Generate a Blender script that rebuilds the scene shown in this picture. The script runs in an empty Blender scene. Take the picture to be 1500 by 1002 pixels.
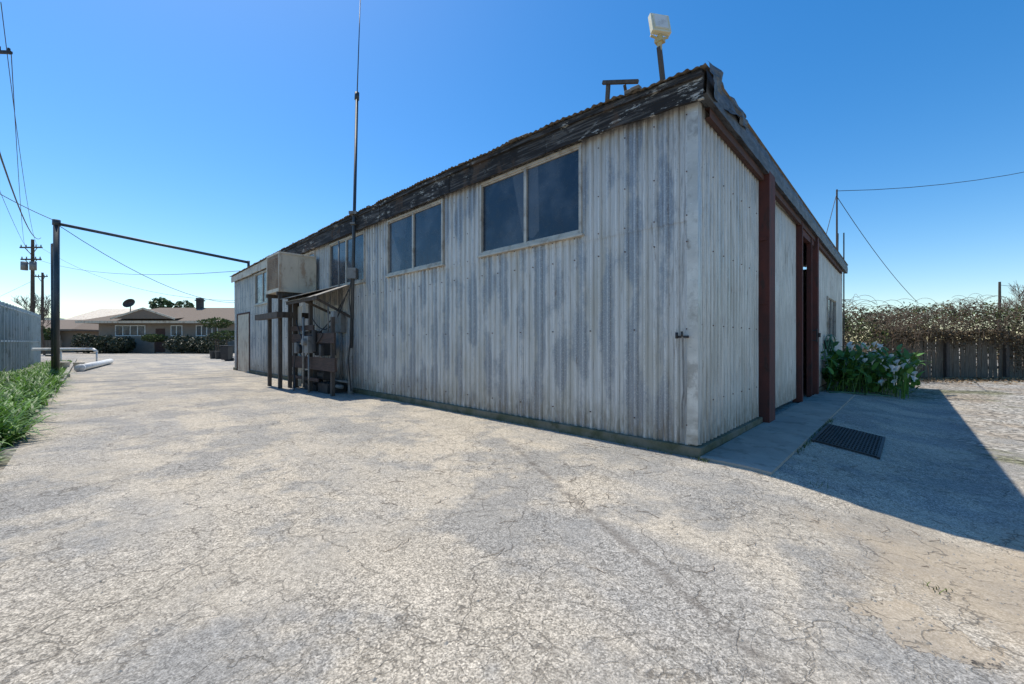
import bpy, math, random
import numpy as np
from mathutils import Vector, Matrix, noise as mnoise
random.seed(7); rng=np.random.default_rng(11)
S=bpy.context.scene
COL=S.collection
# ---------------------------------------------------------------- frame of the shed
CX,CY=2.09,4.67
RX,RY=0.696,0.718            # direction of the gable wall (local x)
LX,LY=-0.718,0.696           # direction of the long wall (local y)
ANG=math.atan2(RY,RX)
def W(t,s,z=0.0): return (CX+RX*t+LX*s, CY+RY*t+LY*s, z)
def sm(a,b,x):
    u=min(1,max(0,(x-a)/(b-a))); return u*u*(3-2*u)
def hl(t,s):                 # ground height in the shed's frame
    return -0.2*sm(0.4,2.2,-s)*sm(-2.6,-0.3,t)
def hw(x,y):
    dx,dy=x-CX,y-CY
    return hl(dx*RX+dy*RY, dx*LX+dy*LY)
# ---------------------------------------------------------------- node helpers
def newmat(name):
    m=bpy.data.materials.new(name); m.use_nodes=True
    nt=m.node_tree; nt.nodes.clear()
    o=nt.nodes.new('ShaderNodeOutputMaterial'); b=nt.nodes.new('ShaderNodeBsdfPrincipled')
    nt.links.new(b.outputs[0],o.inputs[0])
    return m,nt,b
class N:
    def __init__(s,nt,dim='3D'): s.nt=nt; s.dim=dim
    def n(s,t,**k):
        x=s.nt.nodes.new(t)
        for a,b in k.items(): setattr(x,a,b)
        return x
    def put(s,sock,v):
        if isinstance(v,bpy.types.NodeSocket): s.nt.links.new(v,sock)
        elif v is not None: sock.default_value=v
    def obj(s): return s.n('ShaderNodeTexCoord').outputs['Object']
    def mapp(s,v,scale=(1,1,1),loc=(0,0,0),rot=(0,0,0)):
        m=s.n('ShaderNodeMapping'); s.put(m.inputs['Vector'],v); m.inputs['Scale'].default_value=scale
        m.inputs['Location'].default_value=loc; m.inputs['Rotation'].default_value=rot; return m.outputs[0]
    def noise(s,v,scale,detail=4,rough=.55,dist=0):
        m=s.n('ShaderNodeTexNoise',noise_dimensions=s.dim); s.put(m.inputs['Vector'],v); m.inputs['Scale'].default_value=scale
        m.inputs['Detail'].default_value=detail; m.inputs['Roughness'].default_value=rough
        m.inputs['Distortion'].default_value=dist; return m.outputs['Fac']
    def noisec(s,v,scale,detail=2):
        m=s.n('ShaderNodeTexNoise',noise_dimensions=s.dim); s.put(m.inputs['Vector'],v); m.inputs['Scale'].default_value=scale
        m.inputs['Detail'].default_value=detail; return m.outputs['Color']
    def vor(s,v,scale,feature='F1',out='Distance'):
        m=s.n('ShaderNodeTexVoronoi',voronoi_dimensions=s.dim,feature=feature); s.put(m.inputs['Vector'],v); m.inputs['Scale'].default_value=scale
        return m.outputs[out]
    def ramp(s,f,a,b,c0=0.,c1=1.):
        m=s.n('ShaderNodeMapRange',interpolation_type='SMOOTHSTEP'); s.put(m.inputs[0],f)
        m.inputs[1].default_value=a; m.inputs[2].default_value=b
        m.inputs[3].default_value=c0; m.inputs[4].default_value=c1; return m.outputs[0]
    def math(s,op,a,b=None,c=None):
        m=s.n('ShaderNodeMath',operation=op); s.put(m.inputs[0],a)
        if b is not None: s.put(m.inputs[1],b)
        if c is not None: s.put(m.inputs[2],c)
        return m.outputs[0]
    def vmath(s,op,a,b):
        m=s.n('ShaderNodeVectorMath',operation=op); s.put(m.inputs[0],a); s.put(m.inputs[1],b); return m.outputs[0]
    def mix(s,f,a,b,mode='MIX'):
        m=s.n('ShaderNodeMixRGB',blend_type=mode); s.put(m.inputs[0],f)
        for i,c in ((1,a),(2,b)):
            if isinstance(c,(tuple,list)): m.inputs[i].default_value=(c[0],c[1],c[2],1)
            elif isinstance(c,(int,float)): m.inputs[i].default_value=(c,c,c,1)
            else: s.put(m.inputs[i],c)
        return m.outputs[0]
    def bump(s,h,strength,dist=.01,prev=None):
        m=s.n('ShaderNodeBump'); s.put(m.inputs['Height'],h); m.inputs['Strength'].default_value=strength
        m.inputs['Distance'].default_value=dist
        if prev is not None: s.put(m.inputs['Normal'],prev)
        return m.outputs[0]
    def sep(s,v):
        m=s.n('ShaderNodeSeparateXYZ'); s.put(m.inputs[0],v); return m.outputs
    def attr(s,name='Col'):
        m=s.n('ShaderNodeAttribute',attribute_name=name); return m.outputs['Color']

def generic(name,c0,c1,scale=3,rough=.7,stretch=(1,1,1),metal=0,dirt=None,dscale=6,bump=.2,lo=.35,hi=.65):
    m,nt,b=newmat(name); h=N(nt); v=h.mapp(h.obj(),stretch)
    f=h.ramp(h.noise(v,scale,5,.6),lo,hi)
    c=h.mix(f,c0,c1)
    if dirt: c=h.mix(h.ramp(h.noise(v,dscale,6,.65),.52,.66),c,dirt)
    fine=h.noise(v,scale*12,3)
    c=h.mix(.35,c,h.mix(fine,c0,c1),'MIX')
    h.put(b.inputs['Base Color'],c); b.inputs['Roughness'].default_value=rough; b.inputs['Metallic'].default_value=metal
    h.put(b.inputs['Normal'],h.bump(fine,bump,.005))
    return m

# ---------------------------------------------------------------- materials
def gravel_colour(h,p):
    c=h.mix(h.ramp(h.noise(p,.6,5,.65),.35,.65),(.37,.345,.30),(.30,.25,.19))
    c=h.mix(h.ramp(h.noise(h.mapp(p,loc=(4,9,0)),.22,4,.65),.57,.67,0,.8),c,(.15,.15,.08))
    st=h.sep(h.vor(p,20,'F1','Color'))
    c=h.mix(1,c,h.ramp(st[0],0,1,.45,1.5),'MULTIPLY')
    return h.mix(1,c,h.ramp(h.noise(p,9,4,.8),.3,.7,.6,1.3),'MULTIPLY')
def mat_asphalt():
    m,nt,b=newmat('weathered_asphalt'); h=N(nt,'2D'); p=h.obj()
    x,y,z=h.sep(p)
    dx=h.math('SUBTRACT',x,CX); dy=h.math('SUBTRACT',y,CY)
    T=h.math('ADD',h.math('MULTIPLY',dx,RX),h.math('MULTIPLY',dy,RY))
    O=h.math('MULTIPLY',h.math('ADD',h.math('MULTIPLY',dx,LX),h.math('MULTIPLY',dy,LY)),-1.)
    big=h.noise(p,.35,4,.6); mid=h.noise(p,1.7,5,.65); fine=h.noise(p,110,3,.8)
    # wheel tracks: tone bands that run along the drive
    tr=h.n('ShaderNodeCombineXYZ'); h.put(tr.inputs[0],T); h.put(tr.inputs[1],h.math('MULTIPLY',O,.18))
    band=h.noise(tr.outputs[0],.75,4,.6)
    c=h.mix(h.ramp(big,.38,.62),(.355,.33,.29),(.425,.375,.30))
    c=h.mix(h.ramp(band,.44,.64),c,(.50,.435,.34))
    c=h.mix(h.ramp(mid,.50,.70,0,.8),c,(.51,.45,.36))
    pt=h.noise(h.mapp(p,loc=(3,1,0)),.8,5,.68)
    c=h.mix(h.ramp(pt,.46,.62,0,.75),c,(.275,.265,.245))
    # exposed aggregate
    st=h.vor(p,115,'F1','Color'); sx=h.sep(st)
    expo=h.ramp(h.noise(h.mapp(p,loc=(9,2,0)),1.1,4,.6),.35,.6,.45,1)
    c=h.mix(expo,c,h.mix(1,c,h.ramp(sx[0],0,1,.60,1.32),'MULTIPLY'))
    c=h.mix(1,c,h.ramp(fine,.32,.68,.68,1.30),'MULTIPLY')
    c=h.mix(1,c,h.ramp(h.noise(p,24,4,.75),.3,.7,.80,1.16),'MULTIPLY')
    def blob(cx,cy,r,soft):
        q=h.vmath('SUBTRACT',p,(cx,cy,0)); q=h.vmath('MULTIPLY',q,(1,1,0))
        l=h.n('ShaderNodeVectorMath',operation='LENGTH'); h.put(l.inputs[0],q)
        d=h.math('ADD',l.outputs['Value'],h.math('MULTIPLY',h.math('SUBTRACT',mid,.5),r*2.0))
        d=h.math('ADD',d,h.math('MULTIPLY',h.math('SUBTRACT',h.noise(p,7,4,.7),.5),.28))
        return h.ramp(d,r+soft,r-soft)
    sand=h.mix(h.noise(p,25,4,.7),(.36,.275,.175),(.53,.425,.30))
    hole=blob(1.88,1.90,.22,.012)
    for a,k in (((2.9,2.35,.8,.4),.6),((4.0,2.6,.6,.35),.5)):
        c=h.mix(h.math('MULTIPLY',blob(*a),k),c,sand)
    c=h.mix(h.math('MULTIPLY',hole,.5),c,sand)
    rim=h.math('MULTIPLY',h.math('MULTIPLY',hole,h.math('SUBTRACT',1.0,hole)),3.6)
    rim=h.math('MULTIPLY',rim,h.ramp(h.noise(p,6,3),.4,.6))
    c=h.mix(rim,c,(.06,.05,.042))
    # gravel taking over on the right-hand yard
    wob=h.math('MULTIPLY',h.math('SUBTRACT',mid,.5),2.4)
    g=h.math('MULTIPLY',h.ramp(h.math('ADD',O,wob),2.2,2.9),h.ramp(h.math('ADD',T,wob),2.0,3.2))
    g=h.math('MAXIMUM',g,h.ramp(h.math('ADD',T,wob),9.,11.))
    g=h.math('MULTIPLY',g,h.ramp(O,-1.,0.))
    c=h.mix(g,c,gravel_colour(h,p))
    # cracks
    wp=h.vmath('ADD',p,h.vmath('MULTIPLY',h.noisec(p,2.2,5),(.6,.6,0)))
    wp2=h.vmath('ADD',p,h.vmath('MULTIPLY',h.noisec(p,7,4),(.24,.24,0)))
    c1=h.ramp(h.vor(wp,.85,'DISTANCE_TO_EDGE'),.0085,.001)
    c2=h.ramp(h.vor(wp2,2.8,'DISTANCE_TO_EDGE'),.022,.003)
    c2=h.math('MULTIPLY',c2,h.ramp(h.noise(h.mapp(p,loc=(2,6,0)),.55,2),.36,.48))
    c3=h.ramp(h.vor(wp2,7.,'DISTANCE_TO_EDGE'),.045,.008)
    c3=h.math('MULTIPLY',c3,h.ramp(h.noise(h.mapp(p,loc=(7,3,0)),.9,2),.42,.54))
    brk=h.ramp(h.noise(p,5,3),.28,.52)
    cr=h.math('MULTIPLY',h.math('MAXIMUM',h.math('MAXIMUM',c1,h.math('MULTIPLY',c2,.9)),h.math('MULTIPLY',c3,.6)),brk)
    cr=h.math('MULTIPLY',cr,h.math('SUBTRACT',1.0,g))
    c=h.mix(h.math('MULTIPLY',cr,.62),c,(.10,.085,.068))
    # patched seam
    d=h.math('ADD',h.math('MULTIPLY',x,.96),h.math('MULTIPLY',y,.28))
    d=h.math('ABSOLUTE',h.math('ADD',h.math('SUBTRACT',d,1.475),h.math('MULTIPLY',mid,.06)))
    seam=h.math('MULTIPLY',h.ramp(d,.06,.005),h.ramp(y,6.2,5.0))
    seam=h.math('MULTIPLY',seam,h.ramp(h.noise(p,9,4),.25,.6))
    c=h.mix(h.math('MULTIPLY',seam,.55),c,(.14,.12,.10))
    c=h.mix(h.math('MULTIPLY',blob(3.0,3.25,.3,.2),.3),c,(.12,.115,.11))
    h.put(b.inputs['Base Color'],c); b.inputs['Roughness'].default_value=.93
    b.inputs['Specular IOR Level'].default_value=.2
    n1=h.bump(fine,.7,.005)
    n2=h.bump(h.math('SUBTRACT',mid,h.math('MULTIPLY',cr,.35)),.5,.03,n1)
    h.put(b.inputs['Normal'],n2)
    return m
def mat_dirt():
    m,nt,b=newmat('gravel_and_dirt'); h=N(nt,'2D'); p=h.obj()
    c=gravel_colour(h,p)
    h.put(b.inputs['Base Color'],c); b.inputs['Roughness'].default_value=.95
    h.put(b.inputs['Normal'],h.bump(h.noise(p,14,5,.75),.8,.04)); return m
def mat_siding(name='painted_metal_siding',axis=1,wear=1.0,per=.13):
    m,nt,b=newmat(name); h=N(nt); p=h.obj()
    if axis==0: p=h.mapp(p,rot=(0,0,math.radians(90)))
    x,y,z=h.sep(p)
    if axis==0: ay=h.math('ABSOLUTE',y)
    else: ay=y
    # every third rib lost its paint, in short soft-edged patches
    colp=h.math('COSINE',h.math('MULTIPLY',h.math('ADD',ay,.03),2*math.pi/(3*per)))
    jit=h.noise(h.mapp(p,(0,1.7,1.05)),1.15,3,.55)
    ed=h.noise(h.mapp(p,(1,9,5)),3.0,4,.75)
    mott=h.noise(h.mapp(p,(1,20,17)),3.0,4,.75)
    f=h.math('ADD',h.math('MULTIPLY',colp,.15),h.math('MULTIPLY',jit,1.3))
    f=h.math('ADD',f,h.math('MULTIPLY',h.math('SUBTRACT',ed,.5),.42))
    worn=h.math('MULTIPLY',h.ramp(f,.60,.82),h.ramp(mott,.25,.6,.55,1))
    streak=h.noise(h.mapp(p,(1,34,1.0)),1.6,4,.6)
    if axis==1: base=h.mix(h.ramp(streak,.33,.68),(.50,.485,.45),(.65,.625,.575))
    else: base=h.mix(h.ramp(streak,.35,.66),(.53,.50,.44),(.73,.69,.61))
    base=h.mix(h.ramp(h.noise(h.mapp(p,(1,3,.8)),.9,4,.6),.44,.68,0,.8),base,(.46,.43,.365))
    metal=h.mix(ed,(.165,.185,.215),(.32,.34,.36))
    c=h.mix(h.math('MULTIPLY',worn,.92*wear),base,metal)
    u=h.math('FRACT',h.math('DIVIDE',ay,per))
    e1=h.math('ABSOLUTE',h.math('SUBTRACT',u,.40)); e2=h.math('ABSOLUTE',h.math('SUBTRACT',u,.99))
    crease_shade=h.ramp(h.math('MINIMUM',e1,e2),.06,.012)  # dark lines painted along the rib creases, rib shading put into the colour
    c=h.mix(h.math('MULTIPLY',crease_shade,h.ramp(streak,.3,.6,.55,.2)),c,(.20,.18,.155))
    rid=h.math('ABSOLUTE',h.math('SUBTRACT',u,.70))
    c=h.mix(h.math('MULTIPLY',h.ramp(rid,.09,.03),h.ramp(mott,.35,.65,0,.6)),c,(.74,.72,.67))  # paler rib crests, highlights painted into the colour
    chips=h.ramp(h.noise(h.mapp(p,(6,26,22)),2.2,5,.8),.56,.62)
    c=h.mix(h.math('MULTIPLY',h.math('MULTIPLY',chips,worn),.7),c,(.68,.665,.62))
    dots=h.ramp(h.noise(h.mapp(p,(6,14,12)),2.6,4,.8),.62,.68)
    c=h.mix(h.math('MULTIPLY',dots,.55),c,(.21,.20,.185))
    foot=h.math('MULTIPLY',h.ramp(z,.75,.10),h.ramp(h.noise(h.mapp(p,(1,12,2)),2,4,.7),.3,.62))
    c=h.mix(h.math('MULTIPLY',foot,.75),c,(.20,.165,.11))
    rust=h.ramp(h.noise(h.mapp(p,(3,16,1.4)),1.7,5,.7),.60,.70)
    c=h.mix(h.math('MULTIPLY',rust,.6),c,(.19,.13,.085))
    # grime by the near corner
    cor=h.math('MULTIPLY',h.ramp(ay,1.1,.1),h.ramp(h.noise(h.mapp(p,(1,16,1.1)),1.9,5,.7),.50,.64))
    c=h.mix(h.math('MULTIPLY',cor,.5),c,(.15,.12,.09))
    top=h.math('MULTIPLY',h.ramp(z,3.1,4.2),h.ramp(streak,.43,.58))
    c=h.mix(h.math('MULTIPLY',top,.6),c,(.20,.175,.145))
    if axis==0:
        dk=h.math('MULTIPLY',h.ramp(h.noise(h.mapp(p,(1,26,.9)),2.0,5,.7),.56,.66),h.ramp(z,1.0,3.0,.35,1))
        c=h.mix(h.math('MULTIPLY',dk,.7),c,(.17,.13,.09))
    h.put(b.inputs['Base Color'],c); h.put(b.inputs['Roughness'],h.ramp(worn,0,1,.5,.34))
    b.inputs['Metallic'].default_value=.12
    h.put(b.inputs['Normal'],h.bump(h.noise(p,7,3,.7),.3,.012)); return m
def mat_fascia():
    m,nt,b=newmat('weathered_fascia_board'); h=N(nt); p=h.obj()
    q=h.mapp(p,(3,.9,22))
    c=h.mix(h.ramp(h.noise(q,1.6,6,.7),.47,.62),(.018,.015,.013),(.10,.09,.08))
    pl=h.math('MULTIPLY',h.ramp(h.noise(h.mapp(p,(2,2.6,12)),1.5,6,.75),.565,.61),h.ramp(h.noise(p,.9,3),.45,.55))
    c=h.mix(pl,c,(.46,.44,.39))
    c=h.mix(h.ramp(h.noise(p,1.8,5,.7),.52,.62),c,(.013,.011,.010))
    c=h.mix(h.ramp(h.noise(h.mapp(p,loc=(3,3,3)),1.2,4,.7),.56,.64,0,.6),c,(.10,.06,.035))
    h.put(b.inputs['Base Color'],c); b.inputs['Roughness'].default_value=.9
    h.put(b.inputs['Normal'],h.bump(h.noise(q,2.5,5,.75),.8,.02)); return m
def mat_leaf(name,dark,light,trans=.25,rough=.55):
    m,nt,b=newmat(name); h=N(nt)
    c=h.mix(h.sep(h.attr())[0],dark,light)
    h.put(b.inputs['Base Color'],c); b.inputs['Roughness'].default_value=rough
    if trans:
        t=h.n('ShaderNodeBsdfTranslucent'); h.put(t.inputs[0],c)
        mx=h.n('ShaderNodeMixShader'); mx.inputs[0].default_value=trans
        o=[n for n in nt.nodes if n.type=='OUTPUT_MATERIAL'][0]
        nt.links.new(b.outputs[0],mx.inputs[1]); nt.links.new(t.outputs[0],mx.inputs[2]); nt.links.new(mx.outputs[0],o.inputs[0])
    return m
def mat_glass():
    m,nt,b=newmat('dusty_window_glass'); h=N(nt); p=h.obj()
    d=h.noise(h.mapp(p,(1,1,1)),1.6,5,.6)
    c=h.mix(h.ramp(d,.4,.75),(.016,.026,.042),(.065,.08,.10))
    film=h.vor(h.mapp(p,(1,1.2,.7)),1.5,'F1','Color'); fx=h.sep(film)
    c=h.mix(h.math('MULTIPLY',h.ramp(fx[0],.80,.82),.4),c,(.15,.16,.17))
    h.put(b.inputs['Base Color'],c)
    h.put(b.inputs['Roughness'],h.ramp(h.noise(p,5,4,.7),.3,.7,.08,.35))
    b.inputs['IOR'].default_value=1.5
    h.put(b.inputs['Normal'],h.bump(h.noise(p,1.2,2),.05,.02)); return m

M={}
M['asphalt']=mat_asphalt(); M['dirt']=mat_dirt()
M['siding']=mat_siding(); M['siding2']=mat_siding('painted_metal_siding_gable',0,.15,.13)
M['fascia']=mat_fascia()
M['roof']=generic('mossy_metal_roof',(.15,.115,.075),(.23,.20,.165),4,.8,dirt=(.05,.045,.028),bump=.4)
M['flash']=generic('torn_metal_flashing',(.035,.034,.034),(.15,.155,.16),3,.55,(1,4,4),.2,dirt=(.02,.018,.016),dscale=5,bump=.5)
M['red']=generic('red_oxide_steel',(.13,.034,.023),(.07,.026,.02),5,.8,(1,1,.4),dirt=(.04,.027,.022),bump=.4)
M['brown']=generic('brown_header',(.11,.045,.03),(.055,.03,.022),5,.8,(1,1,1),bump=.4)
M['conc']=generic('old_concrete',(.38,.34,.285),(.28,.255,.215),2,.9,dirt=(.17,.15,.12),dscale=3,bump=.5)
M['mossconc']=generic('mossy_foundation',(.20,.175,.13),(.085,.09,.04),4,.95,dirt=(.045,.05,.02),dscale=5,bump=.7)
M['alu']=generic('window_frame_aluminium',(.56,.50,.41),(.40,.36,.30),6,.5,metal=.2,dirt=(.24,.18,.12),bump=.2)
M['glass']=mat_glass()
M['beige']=generic('beige_enamel',(.66,.56,.42),(.52,.44,.33),4,.55,(1,1,.5),dirt=(.30,.16,.08),dscale=4,bump=.2)
M['rustpanel']=generic('rusty_louvre_panel',(.22,.13,.07),(.36,.27,.18),5,.8,(1,1,.5),dirt=(.12,.06,.03),dscale=4,bump=.4)
M['darkm']=generic('dark_metal',(.03,.03,.032),(.07,.065,.06),6,.6,metal=.4,bump=.3)
M['pole']=generic('painted_steel_pole',(.035,.045,.05),(.09,.09,.09),6,.5,(1,1,.3),metal=.4,bump=.2)
M['wood']=generic('weathered_timber',(.12,.095,.075),(.06,.048,.04),4,.9,(5,5,.8),dirt=(.035,.03,.025),bump=.6)
M['woodh']=generic('weathered_plank',(.095,.058,.042),(.045,.03,.024),4,.9,(5,.8,8),dirt=(.028,.022,.018),bump=.6)
M['greywood']=generic('grey_fence_timber',(.19,.155,.115),(.095,.075,.055),4,.95,(6,6,.6),dirt=(.05,.042,.03),bump=.6)
M['grey']=generic('grey_enamel',(.25,.245,.23),(.16,.155,.145),5,.5,dirt=(.11,.08,.055),bump=.2)
M['white']=generic('white_paint',(.78,.76,.72),(.66,.64,.59),3,.5,dirt=(.42,.38,.32),bump=.1)
M['lamp']=generic('aged_lamp_housing',(.74,.70,.56),(.66,.58,.36),5,.5,bump=.1)
M['yel']=generic('yellowed_bracket',(.55,.42,.16),(.46,.38,.22),6,.6,bump=.1)
M['housewall']=generic('house_stucco',(.30,.235,.18),(.25,.195,.15),2,.9,bump=.3)
M['shingle']=generic('roof_shingles',(.22,.165,.12),(.16,.125,.095),6,.95,(1,1,4),bump=.5)
M['panel']=generic('pale_grey_slats',(.46,.50,.49),(.32,.37,.36),2,.6,(1,3,.5),dirt=(.20,.22,.19),bump=.3)
M['black']=generic('black_plastic',(.015,.016,.018),(.03,.03,.03),5,.5,bump=.1)
M['hose']=generic('green_hose',(.03,.12,.06),(.06,.17,.09),8,.5,bump=.1)
M['hill']=generic('distant_hill_scrub',(.10,.14,.12),(.16,.19,.17),.02,1,bump=0)
M['bark']=generic('bark',(.12,.09,.065),(.06,.045,.035),8,.95,(1,1,.3),bump=.7)
M['cane']=generic('dry_cane',(.20,.135,.085),(.11,.075,.05),8,.9,bump=.2)
M['leafg']=mat_leaf('calla_leaf_green',(.03,.09,.015),(.13,.29,.045))
M['strap']=mat_leaf('strap_leaf_green',(.035,.095,.015),(.17,.34,.05),.3)
M['bram']=mat_leaf('bramble_leaf',(.045,.032,.019),(.25,.18,.098),0,.9)
M['bramg']=mat_leaf('bramble_green_leaf',(.028,.045,.013),(.13,.17,.04),0,.9)
M['shrub']=mat_leaf('shrub_leaf',(.015,.025,.010),(.07,.08,.035),0)
M['treeleaf']=mat_leaf('tree_leaf',(.03,.06,.02),(.12,.20,.06),0)
M['petal']=mat_leaf('white_petal',(.72,.72,.66),(.82,.82,.78),.3,.5)
M['litter']=mat_leaf('dry_leaf',(.16,.10,.05),(.38,.27,.15),0,.8)

# ---------------------------------------------------------------- mesh helpers
def empty(name,loc=(0,0,0),rz=0):
    e=bpy.data.objects.new(name,None); COL.objects.link(e); e.location=loc; e.rotation_euler=(0,0,rz); e.empty_display_size=.3; return e
def mk(name,verts,faces,mat,parent=None,smooth=False,bevel=0):
    me=bpy.data.meshes.new(name); me.from_pydata([tuple(v) for v in verts],[],faces); me.update()
    o=bpy.data.objects.new(name,me); COL.objects.link(o)
    if mat: me.materials.append(mat)
    if parent: o.parent=parent
    if smooth:
        for p in me.polygons: p.use_smooth=True
    if bevel:
        b=o.modifiers.new('bevel','BEVEL'); b.width=bevel; b.segments=2; b.limit_method='ANGLE'
    return o
class MB:
    """collects parts in one mesh"""
    def __init__(s): s.v=[]; s.f=[]
    def box(s,x0,x1,y0,y1,z0,z1,fn=None,rot=None):
        k=len(s.v)
        pts=[(x0,y0,z0),(x1,y0,z0),(x1,y1,z0),(x0,y1,z0),(x0,y0,z1),(x1,y0,z1),(x1,y1,z1),(x0,y1,z1)]
        if fn: pts=[fn(*q) for q in pts]
        s.v+=pts
        s.f+=[tuple(k+i for i in q) for q in ((0,3,2,1),(4,5,6,7),(0,1,5,4),(1,2,6,5),(2,3,7,6),(3,0,4,7))]
        return s
    def cyl(s,a,b,r0,r1=None,n=12,cap=True):
        if r1 is None: r1=r0
        a=Vector(a); b=Vector(b); d=(b-a).normalized()
        u=d.orthogonal().normalized(); w=d.cross(u); k=len(s.v)
        for c,r in ((a,r0),(b,r1)):
            for i in range(n):
                q=c+(u*math.cos(2*math.pi*i/n)+w*math.sin(2*math.pi*i/n))*r; s.v.append(tuple(q))
        for i in range(n): j=(i+1)%n; s.f.append((k+i,k+j,k+n+j,k+n+i))
        if cap: s.f.append(tuple(k+i for i in range(n))[::-1]); s.f.append(tuple(k+n+i for i in range(n)))
        return s
    def beam(s,a,b,w,h):
        a=Vector(a); b=Vector(b); d=(b-a).normalized(); up=Vector((0,0,1))
        if abs(d.z)>.9: up=Vector((0,1,0))
        u=d.cross(up).normalized(); v=u.cross(d); k=len(s.v)
        for c in (a,b):
            for i,j in ((-1,-1),(1,-1),(1,1),(-1,1)): s.v.append(tuple(c+u*w/2*i+v*h/2*j))
        s.f+=[tuple(k+i for i in q) for q in ((0,1,2,3),(7,6,5,4),(0,4,5,1),(1,5,6,2),(2,6,7,3),(3,7,4,0))]
        return s
    def done(s,name,mat,parent=None,smooth=False,bevel=0): return mk(name,s.v,s.f,mat,parent,smooth,bevel)
def curve(name,splines,r,mat,parent=None,res=2):
    cu=bpy.data.curves.new(name,'CURVE'); cu.dimensions='3D'; cu.bevel_depth=r; cu.bevel_resolution=res
    for pts in splines:
        sp=cu.splines.new('POLY'); sp.points.add(len(pts)-1)
        for i,q in enumerate(pts): sp.points[i].co=(q[0],q[1],q[2],1)
    o=bpy.data.objects.new(name,cu); COL.objects.link(o); cu.materials.append(mat)
    if parent: o.parent=parent
    return o
def sag(a,b,d,n=14):
    return [tuple(a[i]+(b[i]-a[i])*k/n-(d*4*(k/n)*(1-k/n) if i==2 else 0) for i in range(3)) for k in range(n+1)]
def npmesh(name,V,F,mat,col=None,parent=None,smooth=False):
    me=bpy.data.meshes.new(name); nv=len(V); nf=len(F); k=F.shape[1]
    me.vertices.add(nv); me.vertices.foreach_set('co',V.astype(np.float32).ravel())
    me.loops.add(nf*k); me.loops.foreach_set('vertex_index',F.astype(np.int32).ravel())
    me.polygons.add(nf); me.polygons.foreach_set('loop_start',np.arange(0,nf*k,k,dtype=np.int32))
    me.polygons.foreach_set('loop_total',np.full(nf,k,dtype=np.int32))
    if smooth: me.polygons.foreach_set('use_smooth',np.ones(nf,dtype=bool))
    me.update(calc_edges=True)
    if col is not None:
        a=me.color_attributes.new('Col','FLOAT_COLOR','POINT')
        c=np.ones((nv,4),dtype=np.float32); c[:,:3]=col[:,None]; a.data.foreach_set('color',c.ravel())
    me.materials.append(mat); o=bpy.data.objects.new(name,me); COL.objects.link(o)
    if parent: o.parent=parent
    return o
def leaves(name,P,size,mat,parent=None,tone=None,elong=1.5,flat=0):
    n=len(P); a=rng.normal(size=(n,3)); a[:,2]*=(1-flat); a/=np.linalg.norm(a,axis=1)[:,None]
    b=rng.normal(size=(n,3)); b-=a*(a*b).sum(1)[:,None]; b/=np.linalg.norm(b,axis=1)[:,None]
    s=size*rng.uniform(.55,1.35,n)[:,None]
    V=np.stack([P-a*s*elong*.5,P+b*s*.35+a*s*.05,P+a*s*elong*.5,P-b*s*.35],1).reshape(-1,3)
    F=np.arange(4*n).reshape(n,4)
    c=rng.uniform(0,1,n) if tone is None else np.clip(tone+rng.uniform(-.25,.25,n),0,1)
    return npmesh(name,V,F,mat,np.repeat(c,4),parent)
def blades(name,B,L,wd,mat,parent=None,e0=(65,88),droop=(60,120),prof=None,K=6,stalk=None):
    n=len(B); az=rng.uniform(0,2*math.pi,n); e=np.radians(rng.uniform(*e0,n)); dr=np.radians(rng.uniform(*droop,n))
    ln=L*rng.uniform(.6,1.15,n); pos=B.copy().astype(float); rows=[]
    prof=prof or [1,1,.95,.85,.65,.4,.03]
    side=np.stack([-np.sin(az),np.cos(az),np.zeros(n)],1)
    for k in range(K+1):
        w=wd*prof[k]*rng.uniform(.95,1.05,n)
        rows.append(np.stack([pos-side*w[:,None]/2,pos+side*w[:,None]/2],1))
        ek=e-dr*(k/K)**1.4; st=ln/K
        pos=pos+np.stack([np.cos(ek)*np.cos(az)*st,np.cos(ek)*np.sin(az)*st,np.sin(ek)*st],1)
        pos[:,2]=np.maximum(pos[:,2],B[:,2]+.01)
    V=np.stack(rows,1).reshape(n,-1,3); m=V.shape[1]
    base=np.array([[2*k,2*k+1,2*k+3,2*k+2] for k in range(K)])
    F=(base[None]+(np.arange(n)*m)[:,None,None]).reshape(-1,4)
    return npmesh(name,V.reshape(-1,3),F,mat,np.repeat(rng.uniform(0,1,n),m),parent,True)

# ---------------------------------------------------------------- ground
def axisvals(lo,hi,dense0,dense1,step,extra):
    v=set([round(x,3) for x in np.arange(dense0,dense1+1e-6,step)])
    v|=set(extra); return sorted(x for x in v if lo<=x<=hi)
TV=axisvals(-1500,1500,-5.4,8,.2,[-1500,-700,-300,-150,-80,-50,-30,-20,-14,-10,-8,-7,-6.5,-6,9,10,12,14,17,20,25,30,45,60,100,150,300,700,1500])
SV=axisvals(-1500,1500,-6,2,.2,[-1500,-700,-300,-150,-80,-50,-30,-20,-14,-10,-8,-7,3,4,6,8,10,14,18,22,26,30,36,42,46,52,58,64,70,80,100,150,300,700,1500])
def gridobj(name,mat,dz,keep,smooth=True):
    idx={}; V=[]; F=[]
    def vid(i,j):
        if (i,j) not in idx:
            idx[(i,j)]=len(V); t,s=TV[i],SV[j]; V.append(W(t,s,hl(t,s)+dz))
        return idx[(i,j)]
    for i in range(len(TV)-1):
        for j in range(len(SV)-1):
            if keep((TV[i]+TV[i+1])/2,(SV[j]+SV[j+1])/2):
                F.append((vid(i,j),vid(i+1,j),vid(i+1,j+1),vid(i,j+1)))
    return mk(name,V,F,mat,None,smooth)
gridobj('ground',M['dirt'],0,lambda t,s:True)
def drive(t,s):
    if -5.4<t<14 and -50<s<46: return True
    if 46<s<64 and -30<t<45: return True
    return False
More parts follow.
